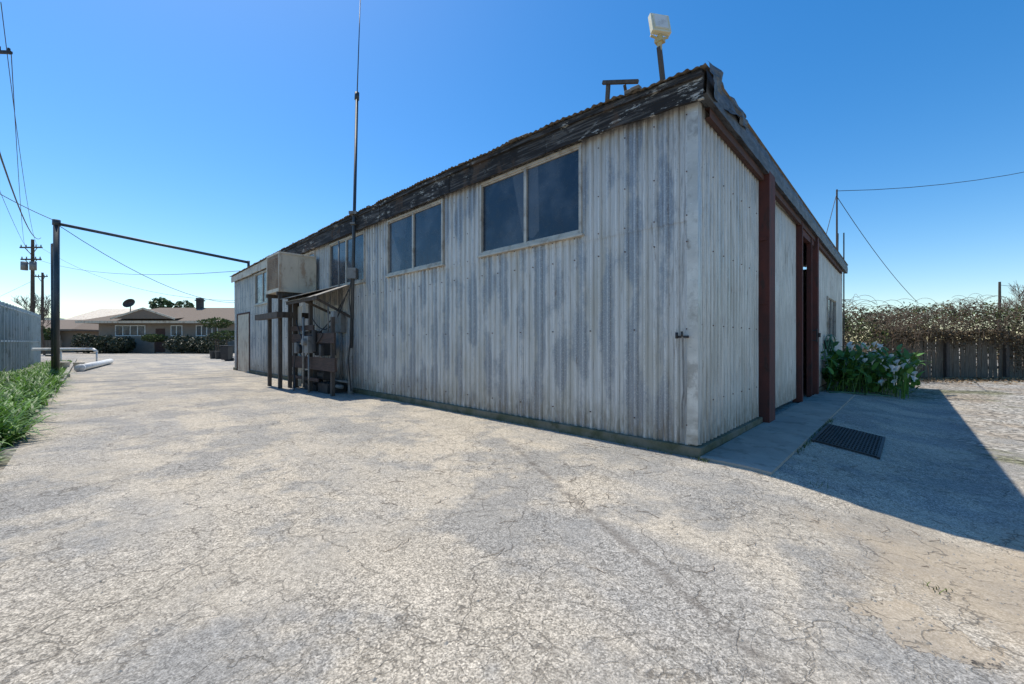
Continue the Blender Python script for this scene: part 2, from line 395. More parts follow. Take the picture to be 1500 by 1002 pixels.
gridobj('asphalt_driveway',M['asphalt'],.004,drive)

# ---------------------------------------------------------------- the shed
shed=empty('corrugated_metal_shed',(CX,CY,0),ANG)
LEN=20.9; WID=13.65; PER=.13
def eave(s):
    return float(np.interp(s,[-.3,0,1.5,5,9,15,21.2],[4.27,4.29,4.40,4.48,4.50,4.44,4.33]))
def rz(t,s): return eave(s)-.022*max(t,0)
FR=[0,.40,.50,.58,.82,.90,1.0]; FH=[0,0,.7,1,1,.7,0]
def prof(a,per,d):
    return d*float(np.interp((a/per)%1.0,FR,FH))
def corr(name,axis,a0,a1,z0,z1,off,mat,per=PER,d=.026,nz=1):
    """ribbed sheet; axis 'y' -> long wall facing -x, axis 'x' -> gable wall facing -y"""
    A=[a0,a1]; k=math.floor(a0/per)-1
    while k*per<a1:
        for fr in FR[:-1]: 
            q=k*per+fr*per
            if a0<q<a1: A.append(q)
        k+=1
    A=sorted(A); V=[]; F=[]
    for a in A:
        zt=z1(a) if callable(z1) else z1
        for j in range(nz+1):
            z=z0+(zt-z0)*j/nz
            o=-(prof(a,per,d)+off+.006*mnoise.noise((a*.8,z*.9,off*50)))
            V.append((o,a,z) if axis=='y' else (a,o,z))
    for i in range(len(A)-1):
        for j in range(nz):
            q=i*(nz+1)+j
            f=(q,q+1,q+nz+2,q+nz+1)
            F.append(f if axis=='y' else f[::-1])
    return mk(name,V,F,mat,shed)
wins=[(1.52,3.64),(4.71,6.83),(7.92,10.05),(11.12,13.24),(15.4,17.45)]
WZ0,WZ1=2.80,4.06
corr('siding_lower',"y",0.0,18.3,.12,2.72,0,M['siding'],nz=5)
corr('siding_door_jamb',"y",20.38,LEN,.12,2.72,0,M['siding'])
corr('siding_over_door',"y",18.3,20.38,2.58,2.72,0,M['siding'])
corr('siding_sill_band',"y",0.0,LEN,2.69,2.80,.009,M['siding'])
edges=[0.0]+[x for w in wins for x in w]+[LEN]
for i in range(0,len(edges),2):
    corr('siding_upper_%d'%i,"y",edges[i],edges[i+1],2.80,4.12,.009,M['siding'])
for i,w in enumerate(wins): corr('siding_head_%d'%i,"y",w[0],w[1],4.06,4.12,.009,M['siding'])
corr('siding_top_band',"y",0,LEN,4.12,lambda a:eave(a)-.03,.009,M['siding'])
gt=lambda a:rz(a,0)-.04
G=dict(d=.020)
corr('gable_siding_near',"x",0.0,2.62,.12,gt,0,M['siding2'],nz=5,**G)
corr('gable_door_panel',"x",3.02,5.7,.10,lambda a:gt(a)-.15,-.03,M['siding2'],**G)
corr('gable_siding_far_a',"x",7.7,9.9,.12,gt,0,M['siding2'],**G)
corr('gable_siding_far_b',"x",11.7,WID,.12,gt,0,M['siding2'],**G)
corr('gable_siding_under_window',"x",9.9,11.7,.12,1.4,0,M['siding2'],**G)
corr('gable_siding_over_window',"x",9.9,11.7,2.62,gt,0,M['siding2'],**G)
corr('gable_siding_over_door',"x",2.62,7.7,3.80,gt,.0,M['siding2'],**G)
b=MB(); b.box(WID-.03,WID,0.05,LEN,.12,3.98); b.box(.03,WID-.03,LEN-.03,LEN-.002,.12,4.0)
b.done('rear_walls',M['siding2'],shed)
b=MB(); b.box(.03,.09,.03,.09,0,4.1); 
for s in np.arange(1.1,20,3.2): b.box(.05,.17,s,s+.1,0,4.15)
b.box(.04,.12,.1,LEN-.1,2.6,2.7)
b.done('steel_frame_inside',M['darkm'],shed)
b=MB(); b.box(.2,WID-.2,8.0,8.05,.0,3.9); b.done('interior_partition',M['brown'],shed)
b=MB()
b.box(-.075,.1,-.075,18.3,-.05,.12); b.box(-.075,.1,20.38,LEN+.05,-.05,.12)
b.box(.1,2.62,-.07,.1,-.05,.118); b.box(7.7,WID+.05,-.07,.1,-.1,.118)
b.box(WID-.1,WID+.05,.1,LEN+.05,-.05,.117); b.box(.1,WID-.1,LEN-.1,LEN+.05,-.05,.116)
b.done('foundation_curb',M['mossconc'],shed,bevel=.012)
# corner flashing (L)
b=MB()
k=[]; zz=[.14,.5,1.2,2.2,3.2,4.12]
for z in zz:
    wob=.012*math.sin(z*3.1); fl=.03*max(0,.6-z)
    b.v+=[(-.040+wob*.3-fl*.3,.085+fl,z),(-.042,-.034,z),(.085+fl,-.032-wob*.3,z)]
for i in range(len(zz)-1):
    q=i*3; b.f+=[(q,q+1,q+4,q+3),(q+1,q+2,q+5,q+4)]
b.done('corner_flashing',M['siding2'],shed)
# fascia on eave side: boards with ragged ends
cuts=[-.13,2.1,4.4,7.0,9.6,12.2,14.9,17.6,LEN+.1]
def zb(q,dz): return float(np.interp(q,[-.2,0,1.2,2],[3.97,3.98,4.06,4.08]))+.025*mnoise.noise((q*2.7,1,0))+dz
def fascia_run(name,i0,i1,mat):
    b=MB()
    for i in range(i0,i1):
        a0,a1=cuts[i]+.006,cuts[i+1]-.006; n=14; o=random.uniform(-.01,.01); dz=random.uniform(-.02,.015)
        for j in range(n):
            p0=a0+(a1-a0)*j/n; p1=a0+(a1-a0)*(j+1)/n
            k=len(b.v)
            for q in (p0,p1):
                t0,t1=zb(q,dz),eave(q)-.025
                for x in (-.14+o,-.10+o):
                    b.v+=[(x,q,t0),(x,q,t1)]
            b.f+=[(k,k+1,k+5,k+4),(k+2,k+6,k+7,k+3),(k,k+4,k+6,k+2),(k+1,k+3,k+7,k+5)]
            if j==0: b.f.append((k,k+2,k+3,k+1))
            if j==n-1: b.f.append((k+4,k+5,k+7,k+6))
    b.done(name,mat,shed)
fascia_run('eave_fascia_boards',0,6,M['fascia']); fascia_run('eave_fascia_painted',6,8,M['beige'])
b=MB(); b.box(-.085,-.044,-.10,LEN,4.105,4.125); b.done('soffit_board',M['fascia'],shed)
b=MB()
for i in range(30):
    s0=-.12+i*.5; b.box(-.172,-.153,s0,s0+.498,0,1,fn=lambda X,Y,Z:(X,Y,eave(Y)-.085+.065*Z+.006*mnoise.noise((Y*3,Z,0))))
b.done('eave_drip_strip',M['fascia'],shed)
# rake fascia
V=[];F=[]; T=np.linspace(-.13,WID+.1,90)
for t in T:
    jg=.02*mnoise.noise((t*2.2,3,0)); zt=rz(t,-.1)+.03+.015*mnoise.noise((t*4,8,0)); zb_=zt-.31+jg*1.5
    y=-.15+jg
    V+=[(t,y+.0,zb_),(t,y-.012,(zb_+zt)/2),(t,y+.006,zt),(t,y+.07,zt+.012),(t,-.05,zb_+.01)]
for i in range(len(T)-1):
    q=i*5
    for a in range(3): F.append((q+a,q+a+5,q+a+6,q+a+1))
    F.append((q+4,q+9,q+5,q))
mk('rake_fascia',V,F,M['flash'],shed)
# torn flashing at corner
V=[];F=[]; na=22
for i in range(na+1):
    a=i/na
    for j in range(8):
        c=j/7
        V.append((-.15+1.5*a,-.165-.06*math.sin(a*9+c*2)*(1-a)-.02*c+.045*mnoise.noise((a*7,c*4,0)),4.345-.03*a-.33*c*(1-.45*a)+.04*mnoise.noise((a*9,c*2,3))))
for i in range(na):
    for j in range(7): q=i*8+j; F.append((q,q+8,q+9,q+1))
mk('torn_corner_flashing',V,F,M['flash'],shed)
# brown header rail for the sliding door
b=MB()
for i in range(20):
    t0=.18+i*.64; t1=t0+.64
    k=len(b.v)
    for t in (t0,t1):
        zt=rz(t,0)-.28
        b.v+=[(t,-.085,zt-.11),(t,-.085,zt),(t,-.027,zt),(t,-.027,zt-.11)]
    b.f+=[(k,k+4,k+5,k+1),(k+1,k+5,k+6,k+2),(k+3,k+7,k+4,k)]
b.done('sliding_door_rail',M['brown'],shed)
b=MB(); b.box(2.62,2.66,-.16,.06,-.01,3.98); b.box(2.66,3.0,-.16,-.14,-.01,3.98); b.box(2.66,3.0,.0,.02,-.01,3.9)
for z in (.9,1.9,2.9): b.box(2.600,2.62,-.12,-.02,z,z+.06)
b.done('red_post_near',M['red'],shed)
b=MB(); b.box(5.72,5.80,-.10,.08,0,3.85); b.box(7.50,7.68,-.13,.08,0,3.85); b.box(7.0,7.06,-.08,.02,0,3.8)
b.box(5.80,7.5,-.06,.04,3.62,3.80)
b.done('red_door_frame',M['red'],shed)
b=MB(); b.box(7.06,7.49,-.015,.02,.05,3.6); b.done('door_leaf_ajar',M['siding2'],shed)
b=MB(); b.cyl((7.3,-.14,1.30),(7.3,-.14,1.62),.014); b.cyl((7.3,-.14,1.34),(7.3,-.03,1.34),.012); b.cyl((7.3,-.14,1.58),(7.3,-.03,1.58),.012)
b.box(7.52,7.66,-.17,-.135,1.42,1.52); b.done('door_handle',M['darkm'],shed)
# roof: corrugated sheets, waves seen at the eave
V=[];F=[]; SS=np.arange(-.17,LEN+.16,.0135*1.5); TT=[-.21,0,3,7,11,WID+.15]
for s in SS:
    lap=.012*((s*1.2)%1.0<.5)
    for t in TT:
        z=rz(t,s)+.012+.010*math.sin(2*math.pi*s/.10)+lap
        tt=t
        if t==-.21: tt=t+.035*mnoise.noise((math.floor(s/.7)*3.3,2,0))+.02*mnoise.noise((s*6,5,1)); z-=.012+.03*max(0,mnoise.noise((s*1.3,5,0)))
        V.append((tt,s,z))
nT=len(TT)
for i in range(len(SS)-1):
    for j in range(nT-1): q=i*nT+j; F.append((q,q+1,q+nT+1,q+nT))
ro=mk('corrugated_roof',V,F,M['roof'],shed,True)
b=MB()
for i in range(90):
    s=rng.uniform(.1,16); l=rng.uniform(.05,.3); z=eave(s)+.02; t=rng.uniform(-.16,.05)
    b.box(t,t+.08,s,s+l,z,z+rng.uniform(.012,.05),fn=lambda X,Y,Z,q=rng.uniform(-.1,.1):(X+(Y%1)*q,Y,Z))
b.done('roof_debris',M['roof'],shed,bevel=.006)
# windows
def window(name,axis,a0,a1,z0,z1,off):
    def bx(b,u0,u1,o0,o1,w0,w1):
        if axis=='y': b.box(-o1,-o0,u0,u1,w0,w1)
        else: b.box(u0,u1,-o1,-o0,w0,w1)
    e=empty(name); e.parent=shed
    b=MB(); f=.045; d=off
    bx(b,a0,a0+f,d-.05,d+.022,z0,z1); bx(b,a1-f,a1,d-.05,d+.022,z0,z1)
    bx(b,a0+f,a1-f,d-.05,d+.022,z0,z0+f); bx(b,a0+f,a1-f,d-.05,d+.022,z1-f,z1)
    bx(b,a0-.03,a1+.03,d-.03,d+.05,z0-.035,z0-.002)
    mid=(a0+a1)/2
    bx(b,mid-.028,mid+.028,d-.045,d+.012,z0+f,z1-f)
    g=.022
    bx(b,a0+f,mid-.028,d-.04,d+.004,z0+f,z0+f+g); bx(b,a0+f,mid-.028,d-.04,d+.004,z1-f-g,z1-f)
    bx(b,mid+.028,a1-f,d-.04,d-.004,z0+f,z0+f+g); bx(b,mid+.028,a1-f,d-.04,d-.004,z1-f-g,z1-f)
    o=b.done('frame',M['alu'],e,bevel=.003)
    b=MB(); bx(b,a0+f,mid-.02,d-.025,d-.02,z0+f,z1-f); bx(b,mid-.02+.004,a1-f,d-.035,d-.03,z0+f,z1-f)
    b.done('glass_pane',M['glass'],e)
for i,w in enumerate(wins): window('sliding_window_%d'%(i+1),'y',w[0],w[1],WZ0,WZ1,.04)
window('gable_window','x',9.9,11.7,1.4,2.62,.03)
b=MB()
z=.02
while z<2.5: 
    b.box(-.03,.0,18.36,20.32,z,z+.115); b.box(-.02,.0,18.36,20.32,z+.115,z+.125); z+=.125
b.done('rollup_door',M['beige'],shed)
b=MB(); b.box(-.06,.03,18.30,18.36,0,2.58); b.box(-.06,.03,20.32,20.38,0,2.58); b.box(-.06,.03,18.36,20.32,2.52,2.58)
b.done('rollup_door_trim',M['brown'],shed)
# screws
b=MB()
for z in (.35,1.45,2.45,2.75,3.25,3.9):
    k=0
    while k*PER<LEN:
        s=k*PER+.70*PER
        inside=any(w[0]-.05<s<w[1]+.05 for w in wins) and z>2.78
        if not inside and not (18.2<s<20.5 and z<2.6) and ((k%3==0 and z not in(.35,1.45)) or (z in (.35,1.45) and k%5==0)):
            b.cyl((-.022,s,z),(-.044,s,z),.008,n=8)
        k+=1
for z in (.6,1.5,2.4,3.3):
    for k in range(0,19,3): b.cyl((k*PER+.09,-.018,z),(k*PER+.09,-.032,z),.007,n=8)
b.done('roofing_screws',M['brown'],shed)
cp=[(-.06,.13,.16),(-.07,.13,.6),(-.065,.115,.72),(-.07,.12,1.1),(-.085,.12,1.33),(-.12,.115,1.40)]
curve('water_pipe',[cp],.011,M['grey'],shed)
b=MB(); b.cyl((-.07,.06,1.36),(-.07,.2,1.36),.014); b.cyl((-.12,.115,1.36),(-.12,.115,1.42),.012); b.cyl((-.08,.19,1.34),(-.08,.19,1.41),.016)
b.done('hose_tap',M['darkm'],shed,True)
b=MB(); b.beam((.25,1.32,4.36),(.25,1.28,4.93),.04,.05); b.beam((.2,1.34,4.92),(.3,.86,4.77),.04,.045); b.beam((.6,1.1,4.36),(.28,1.05,4.80),.03,.04)
b.done('timber_bracket',M['wood'],shed)

# floodlight
fl=empty('flood_light',W(.10,.42,4.30),ANG)
b=MB(); b.beam((.02,0,0),(-.01,.055,.62),.06,.045); b.done('mast',M['wood'],fl)
b=MB(); b.cyl((-.01,.05,.58),(-.01,.05,.76),.026,.036); b.box(-.05,.04,0,.10,.68,.72); b.cyl((-.01,.05,.72),(-.11,.12,.75),.014); b.cyl((-.01,.05,.72),(.07,-.02,.75),.014)
b.done('bracket',M['yel'],fl)
hd=MB(); hd.box(-.125,.125,-.03,.03,-.13,.13); hd.box(-.10,.10,-.038,-.0305,-.10,.11); o=hd.done('lamp_housing',M['lamp'],fl,bevel=.01); o.location=(-.01,.05,.90); o.rotation_euler=(math.radians(-14),0,math.radians(-35))
hd=MB()
for i in range(8): hd.box(-.105+i*.03,-.097+i*.03,.03,.055,-.11,.11)
hd.box(-.085,.085,-.042,-.0385,-.085,.095); o2=hd.done('lens_and_fins',M['white'],fl); o2.location=o.location; o2.rotation_euler=o.rotation_euler

# ---------------------------------------------------------------- evaporative cooler on its stand
co=empty('evaporative_cooler',(CX,CY,0),ANG)
x0,x1,y0,y1,z0,z1=-1.12,-.12,10.8,11.95,2.72,3.78
b=MB(); b.box(x0+.02,x1-.02,y0+.02,y1-.02,z0+.02,z1-.02); b.box(x0,x1,y0,y1,z1-.02,z1+.03); b.box(x0-.01,x1+.01,y0-.01,y1+.01,z0-.02,z0+.08)
for (px_,py_) in ((x0,y0),(x1-.06,y0),(x0,y1-.06),(x1-.06,y1-.06)): b.box(px_,px_+.06,py_,py_+.06,z0+.08,z1-.02)
b.box(x0+.48,x0+.50,y0+.008,y0+.02,z0+.08,z1-.02)
b.done('cabinet',M['beige'],co,bevel=.006)
b=MB(); z=z0+.14
while z<z1-.1:
    b.box(x0-.002,x0+.02,y0+.1,y1-.1,z,z+.028,fn=lambda X,Y,Z,zz=z:(X+(Z-zz)*.4,Y,Z)); z+=.05
b.box(x0+.008,x0+.019,y0+.07,y1-.07,z0+.09,z1-.03)
b.done('louvres',M['rustpanel'],co)
b=MB(); b.box(x1,-.03,y0+.2,y1-.2,z0+.2,z1-.2); b.done('duct',M['grey'],co)
st=MB()
for (px_,py_) in ((-1.06,10.9),(-1.06,11.85),(-.62,10.9),(-.8,10.92)): st.box(px_-.045,px_+.045,py_-.045,py_+.045,0,2.70)
st.box(-1.15,-.1,10.86,10.94,2.60,2.70); st.box(-1.15,-.1,11.81,11.89,2.60,2.70)
st.box(-1.2,-.3,10.80,10.845,1.98,2.14); st.box(-1.26,-1.11,10.5,12.6,1.96,2.12)
st.done('timber_stand',M['wood'],co)

# service rack
sr=empty('utility_service_rack',(CX,CY,0),ANG)
b=MB()
for s_,zt in ((8.15,1.9),(9.55,2.45),(10.75,2.5)): b.box(-.76,-.68,s_,s_+.08,0,zt)
b.done('rack_posts',M['wood'],sr)
b=MB()
b.box(-.81,-.765,7.9,10.75,1.27,1.52); b.box(-.80,-.765,9.2,10.95,1.60,1.74); b.box(-.815,-.765,7.85,10.7,.60,.92); b.box(-.80,-.765,8.9,10.9,.30,.38)
b.done('rack_planks',M['woodh'],sr)
def aw(X,Y,Z): return (X,Y,Z+(X+.95)*.42+.02*mnoise.noise((Y*4,X*2,0)))
b=MB()
for i in range(12): b.box(-.98,-.03,8.5+i*.19,8.5+i*.19+.188,2.42,2.435,fn=aw)
for i in range(9): b.box(-1.08,-.1,9.2+i*.19,9.2+i*.19+.188,2.52,2.535,fn=lambda X,Y,Z:(X,Y,Z+(X+.95)*.33+.015*mnoise.noise((Y*5,X*2,4))))
b.done('awning_sheet',M['conc'],sr)
b=MB(); b.beam((-.93,8.55,2.38),(-.93,10.75,2.38),.05,.09); b.beam((-.9,9.5,2.36),(-.05,9.5,2.0),.04,.06); b.beam((-.9,8.7,2.36),(-.05,8.7,1.95),.04,.06); b.done('awning_frame',M['wood'],sr)
b=MB(); b.box(-.95,-.82,9.15,9.42,1.02,1.45); b.box(-.90,-.815,10.1,10.30,1.0,1.28); b.cyl((-.95,9.28,1.30),(-1.04,9.28,1.30),.09)
b.box(-.18,-.045,9.0,9.35,1.55,2.1); b.box(-.2,-.05,9.6,9.95,1.1,1.75); b.box(-.68,-.58,8.25,8.42,1.75,2.05)
b.done('meter_boxes',M['grey'],sr,bevel=.008)
b=MB(); b.box(-.66,-.645,10.45,10.72,.05,2.3); b.box(-.10,-.06,9.3,9.9,.3,2.3); b.done('pale_upright_panels',M['siding2'],sr)
b=MB(); b.cyl((-.88,9.27,0),(-.88,9.27,1.02),.022); b.cyl((-.62,8.7,1.56),(-.62,8.7,2.3),.018)
b.cyl((-.86,9.7,.1),(-.86,9.7,1.95),.028); b.cyl((-.40,8.4,.18),(-.40,10.9,.18),.05); b.cyl((-.3,8.3,.3),(-.3,10.6,.3),.03)
b.cyl((-.65,8.33,0),(-.65,8.33,1.78),.022); b.cyl((-.12,9.1,0),(-.12,9.1,1.6),.03); b.cyl((-.12,9.25,2.05),(-.12,9.25,4.0),.022)
b.done('conduits',M['grey'],sr,True)
b=MB(); b.box(-.65,-.15,8.7,9.3,0,.26); b.box(-.64,-.2,9.5,10.3,0,.18); b.cyl((-.5,9.0,.45),(-.5,9.4,.45),.14); b.cyl((-.45,9.9,.18),(-.45,9.9,.75),.16)
b.box(-.55,-.2,10.4,10.7,0,.5); b.cyl((-.86,8.95,1.05),(-.86,8.95,1.60),.06); b.box(-.62,-.3,9.0,9.6,.95,1.3); b.box(-.6,-.3,9.9,10.4,1.0,1.6)
b.box(-.9,-.82,8.45,8.58,.95,1.24); b.cyl((-.92,9.95,1.12),(-.82,9.95,1.12),.12)
b.done('pump_and_tank',M['darkm'],sr,bevel=.015)
curve('loose_cables',[sag((-.82,9.2,1.9),(-.35,8.35,2.4),.5),sag((-.84,9.9,1.7),(-.84,8.5,1.5),.35),sag((-.3,8.24,2.6),(-.84,9.3,1.4),.2),sag((-.86,10.2,1.3),(-.86,9.3,1.1),.3),sag((-.84,8.9,1.5),(-.84,10.3,1.9),.45),[(-.86,10.3,1.0),(-.88,10.35,.6),(-.9,10.2,.2),(-1.0,10.0,.01)]],.014,M['black'],sr)

# antenna mast
am=empty('antenna_mast')
b=MB(); b.cyl((-4.0,10.18,0),(-3.84,10.2,7.39),.045,.035); b.cyl((-3.84,10.2,7.36),(-3.755,10.2,9.9),.014,.010,8); b.cyl((-3.755,10.2,9.9),(-3.735,10.2,11.4),.009,.006,8)
b.cyl((-3.845,10.2,7.30),(-3.84,10.2,7.48),.055); b.cyl((-3.755,10.2,9.8),(-3.752,10.2,9.95),.022)
b.done('mast_tube',M['pole'],am,True)
b=MB(); b.cyl((-4.0,10.18,0),(-3.985,10.18,1.15),.06,.06)
b.box(-4.03,-3.83,10.08,10.28,2.86,3.12); b.box(-3.98,-3.86,10.1,10.6,4.2,4.24); b.box(-4.01,-3.82,10.1,10.3,4.45,4.52)
b.done('mast_brackets',M['grey'],am)
curve('mast_cable',[[(-3.95,10.12,2.9),(-4.0,10.1,2.4),(-3.93,10.12,1.6),(-4.02,10.1,.9),(-3.96,10.12,.1)],sag((-3.9,10.15,4.5),(-3.6,10.3,4.3),.1)],.014,M['darkm'],am)

# ---------------------------------------------------------------- concrete apron and drain grate
def hfn(X,Y,Z): return (X,Y,Z+hl(X,Y))
ap=MB()
joint=[-.12,2.0,4.1,6.1,8.2]
for i in range(4):
    a0,a1=joint[i]+.006,joint[i+1]-.006
    ys=[-.76,-.62,-.48,-.3,-.08]
    for j in range(4): ap.box(a0,a1,ys[j],ys[j+1],-.06,.035,fn=hfn)
o=ap.done('concrete_apron',M['conc'],None); o.location=(CX,CY,0); o.rotation_euler=(0,0,ANG)
gr=empty('drain_grate',(CX,CY,0),ANG)
G0,G1,GA,GB=1.90,3.35,-1.45,-.83
b=MB(); 
for i in range(6):
    q0=GA+(GB-GA)*i/6; b.box(G0,G1,q0,q0+(GB-GA)/6,.006,.009,fn=hfn)
b.done('dark_pit_sheet',M['black'],gr)  # flat black sheet standing in for the shaded recess below the bars
b=MB()
y=GA+.01
while y<GB-.02: b.box(G0,G1,y,y+.012,.012,.028,fn=hfn); y+=.036
for t in np.arange(G0,G1+.01,.1208):
    for i in range(6):
        q0=GA+(GB-GA)*i/6; b.box(t,t+.014,q0,q0+(GB-GA)/6,.013,.031,fn=hfn)
b.box(G0-.03,G1+.03,GA-.03,GA,.0,.032,fn=hfn); b.box(G0-.03,G1+.03,GB,GB+.03,.0,.034,fn=hfn)
b.done('bars',M['darkm'],gr)

# ---------------------------------------------------------------- calla lily bed and hose
ca=empty('calla_lily_plant')
B=[]
for i in range(300):
    t=rng.uniform(8.6,12.8); o=rng.uniform(.2,1.7)*(1 if t>9.2 else .6); B.append(W(t,-o,hl(t,-o)))
B=np.array(B)
blades('stalks',B,.85,.02,M['leafg'],ca,(68,88),(5,30),[1]*7)
B2=B.copy(); B2[:,2]+=rng.uniform(.15,.95,len(B)); B2[:,:2]+=rng.normal(0,.14,(len(B),2))
B2=np.concatenate([B2,B2+rng.normal(0,.1,B2.shape),B2+rng.normal(0,.15,B2.shape)])
blades('leaves',B2,.36,.12,M['leafg'],ca,(20,75),(40,120),[.35,.95,1,.85,.6,.3,.02])
V=[];F=[]
for i in range(75):
    t=rng.uniform(8.8,12.4); oo=rng.uniform(.5,1.85); zc=rng.uniform(.45,1.2)-(.35 if oo>1.2 else 0); c=Vector(W(t,-oo,zc)); az=rng.uniform(0,6.28)
    k=len(V); n=10
    for r_,zz_ in ((.010,0),(.022,.06),(.05,.11)):
        for j in range(n):
            a=2*math.pi*j/n; lip=.045*math.cos(a-az) if r_>.04 else 0
            V.append((c.x+math.cos(a)*(r_+abs(lip)*.5),c.y+math.sin(a)*(r_+abs(lip)*.5),c.z+zz_+lip))
    for l in range(2):
        for j in range(n): F.append((k+l*n+j,k+l*n+(j+1)%n,k+(l+1)*n+(j+1)%n,k+(l+1)*n+j))
V=np.array(V); npmesh('flowers',V,np.array(F),M['petal'],np.full(len(V),.6),ca,True)
hz=empty('garden_hose',(CX,CY,0),ANG)
coil=[]
for k in range(200):
    a=k*.2; r_=.22+.06*math.sin(k*.11); coil.append((9.4+r_*math.cos(a),-.12-.04*math.sin(k*.37)-.0004*k,1.2+r_*1.1*math.sin(a)))
down=[(9.3,-.2,1.0),(9.1,-.3,.5),(9.6,-1.1,-.02),(9.2,-1.4,-.06),(8.8,-.9,.0),(8.3,-.5,.05),(8.0,-.3,.05),(8.5,-.2,.06),(8.8,-.25,.3),(8.7,-.15,.9),(8.6,-.1,1.25)]
curve('coil',[coil],.014,M['hose'],hz); curve('loose_run',[down],.014,M['hose'],hz)
b=MB(); b.box(9.33,9.47,-.10,-.02,1.1,1.35); b.done('hose_hanger',M['darkm'],hz)

B=[]
for i in range(420):
    s=rng.uniform(-.1,18)
    if rng.random()<.35+.65*(mnoise.noise((s*1.3,0,0))>0): B.append(W(-.10-abs(rng.normal(0,.035)),s,.004))
for i in range(260):
    t=rng.uniform(1.0,4.0); B.append(W(t,-.77-abs(rng.normal(0,.03)),hl(t,-.8)+.004))
for i in range(60): B.append(W(-.12+rng.normal(0,.05),-.12+rng.normal(0,.06),.004))
for cx_,cy_,nn in ((2.35,2.28,14),(2.9,3.9,10)):
    for i in range(nn):
        x=cx_+rng.normal(0,.04); y=cy_+rng.normal(0,.03); B.append((x,y,hw(x,y)+.004))
blades('weeds',np.array(B),.055,.005,M['bramg'],None,(40,88),(10,90))

# ---------------------------------------------------------------- left planting strip
B=[]
for i in range(330):
    s=rng.uniform(6.2,21); t=-5.5-rng.uniform(0,1.35)
    for k in range(26): B.append(W(t+rng.normal(0,.07),s+rng.normal(0,.07),0))
blades('strap_leaf_plants',np.array(B),.52,.035,M['strap'],None,(35,85),(60,140))
B=[]
for i in range(3200):
    s=rng.uniform(18,38); t=-5.5-abs(rng.normal(0,.7)); B.append(W(t,s,0))
for i in range(500):
    s=rng.uniform(3,7); t=-5.5-abs(rng.normal(0,.5)); B.append(W(t,s,0))
blades('ground_cover',np.array(B),.22,.03,M['strap'],None,(20,80),(20,90))
kb=MB()
for i in range(12): kb.box(-5.46,-5.32,17+i*2.0+.01,19+i*2-.01,-.05,.11)
o=kb.done('planting_kerb',M['conc'],None,bevel=.015); o.location=(CX,CY,0); o.rotation_euler=(0,0,ANG)
# slatted fence
pf=empty('slatted_fence',(CX,CY,0),ANG)
def fz(s): return 2.62+.35*max(0,(s-20))/19
b=MB()
for i in range(30):
    s=12+i*.95; b.box(-7.03,-6.95,s-.04,s+.04,0,fz(s)+.12)
for i in range(29):
    s=12+i*.95
    b.box(-7.02,-6.96,s,s+.95,-.06,0,fn=lambda X,Y,Z:(X,Y,Z+fz(Y))); b.box(-7.01,-6.97,s,s+.95,1.3,1.37)
b.done('fence_posts',M['panel'],pf)
b=MB()
for i in range(150):
    s=12+i*.184; b.box(-7.05,-7.036,s,s+.07,.06,1,fn=lambda X,Y,Z:(X,Y,Z if Z<.5 else fz(Y)-.08))
b.done('fence_slats',M['panel'],pf)
b=MB(); b.box(-13,-7.4,14,32,2.3,2.36,fn=lambda X,Y,Z:(X,Y,Z+(-7.4-X)*.12)); b.box(-12.9,-7.6,31.9,32,0,2.3); b.box(-12.9,-7.6,14,14.1,0,2.35); b.box(-9.7,-9.62,14.1,31.9,0,2.3)
o=b.done('lean_to_shed',M['panel'],None); o.location=(CX,CY,0); o.rotation_euler=(0,0,ANG)

# pipe gantry
pg=empty('pipe_gantry')
b=MB(); b.cyl((-16.6,15,0),(-16.6,15,5.68),.085,.085); b.cyl((-16.95,15.2,0),(-16.85,15.1,4.9),.05,.05)
b.cyl((-16.6,15,5.62),(-11.2,17.5,4.68),.055); b.cyl((-17.2,15.2,.8),(-16.55,15,.8),.035); b.cyl((-16.85,15.1,4.88),(-16.6,15,4.88),.04)
b.cyl((-11.2,17.5,4.3),(-11.2,17.5,4.75),.05); b.cyl((-16.6,15,5.55),(-16.6,15,5.75),.11)
b.done('gantry_tubes',M['pole'],pg,True)
b=MB(); b.box(-16.85,-16.35,14.75,15.25,0,.12); b.done('gantry_base',M['conc'],pg,bevel=.02)

# white pipes
b=MB(); b.cyl((-27.3,23,.9),(-23.4,23,.9),.075); b.cyl((-23.4,23,.9),(-23.2,23,.75),.075); b.cyl((-25.2,23.0,.0),(-25.2,23,.9),.035); b.cyl((-27.1,23.0,.0),(-27.1,23,.9),.035); b.cyl((-23.2,23,0),(-23.2,23,.75),.04)
b.done('white_standpipe',M['white'],None,True)
b=MB(); b.cyl((-18.9,18.0,.16),(-24,24.6,.16),.14,.14,20); b.cyl((-18.85,17.94,.16),(-19.0,18.13,.16),.17,.17,20)
b.done('white_drain_pipe',M['white'],None,True)
b=MB()
for q in ((-21.2,19.5),(-20.3,19.3),(-22,20.2)): b.cyl((q[0],q[1],0),(q[0],q[1],.35),.15,.2,12)
b.done('plant_pots',M['beige'],None)

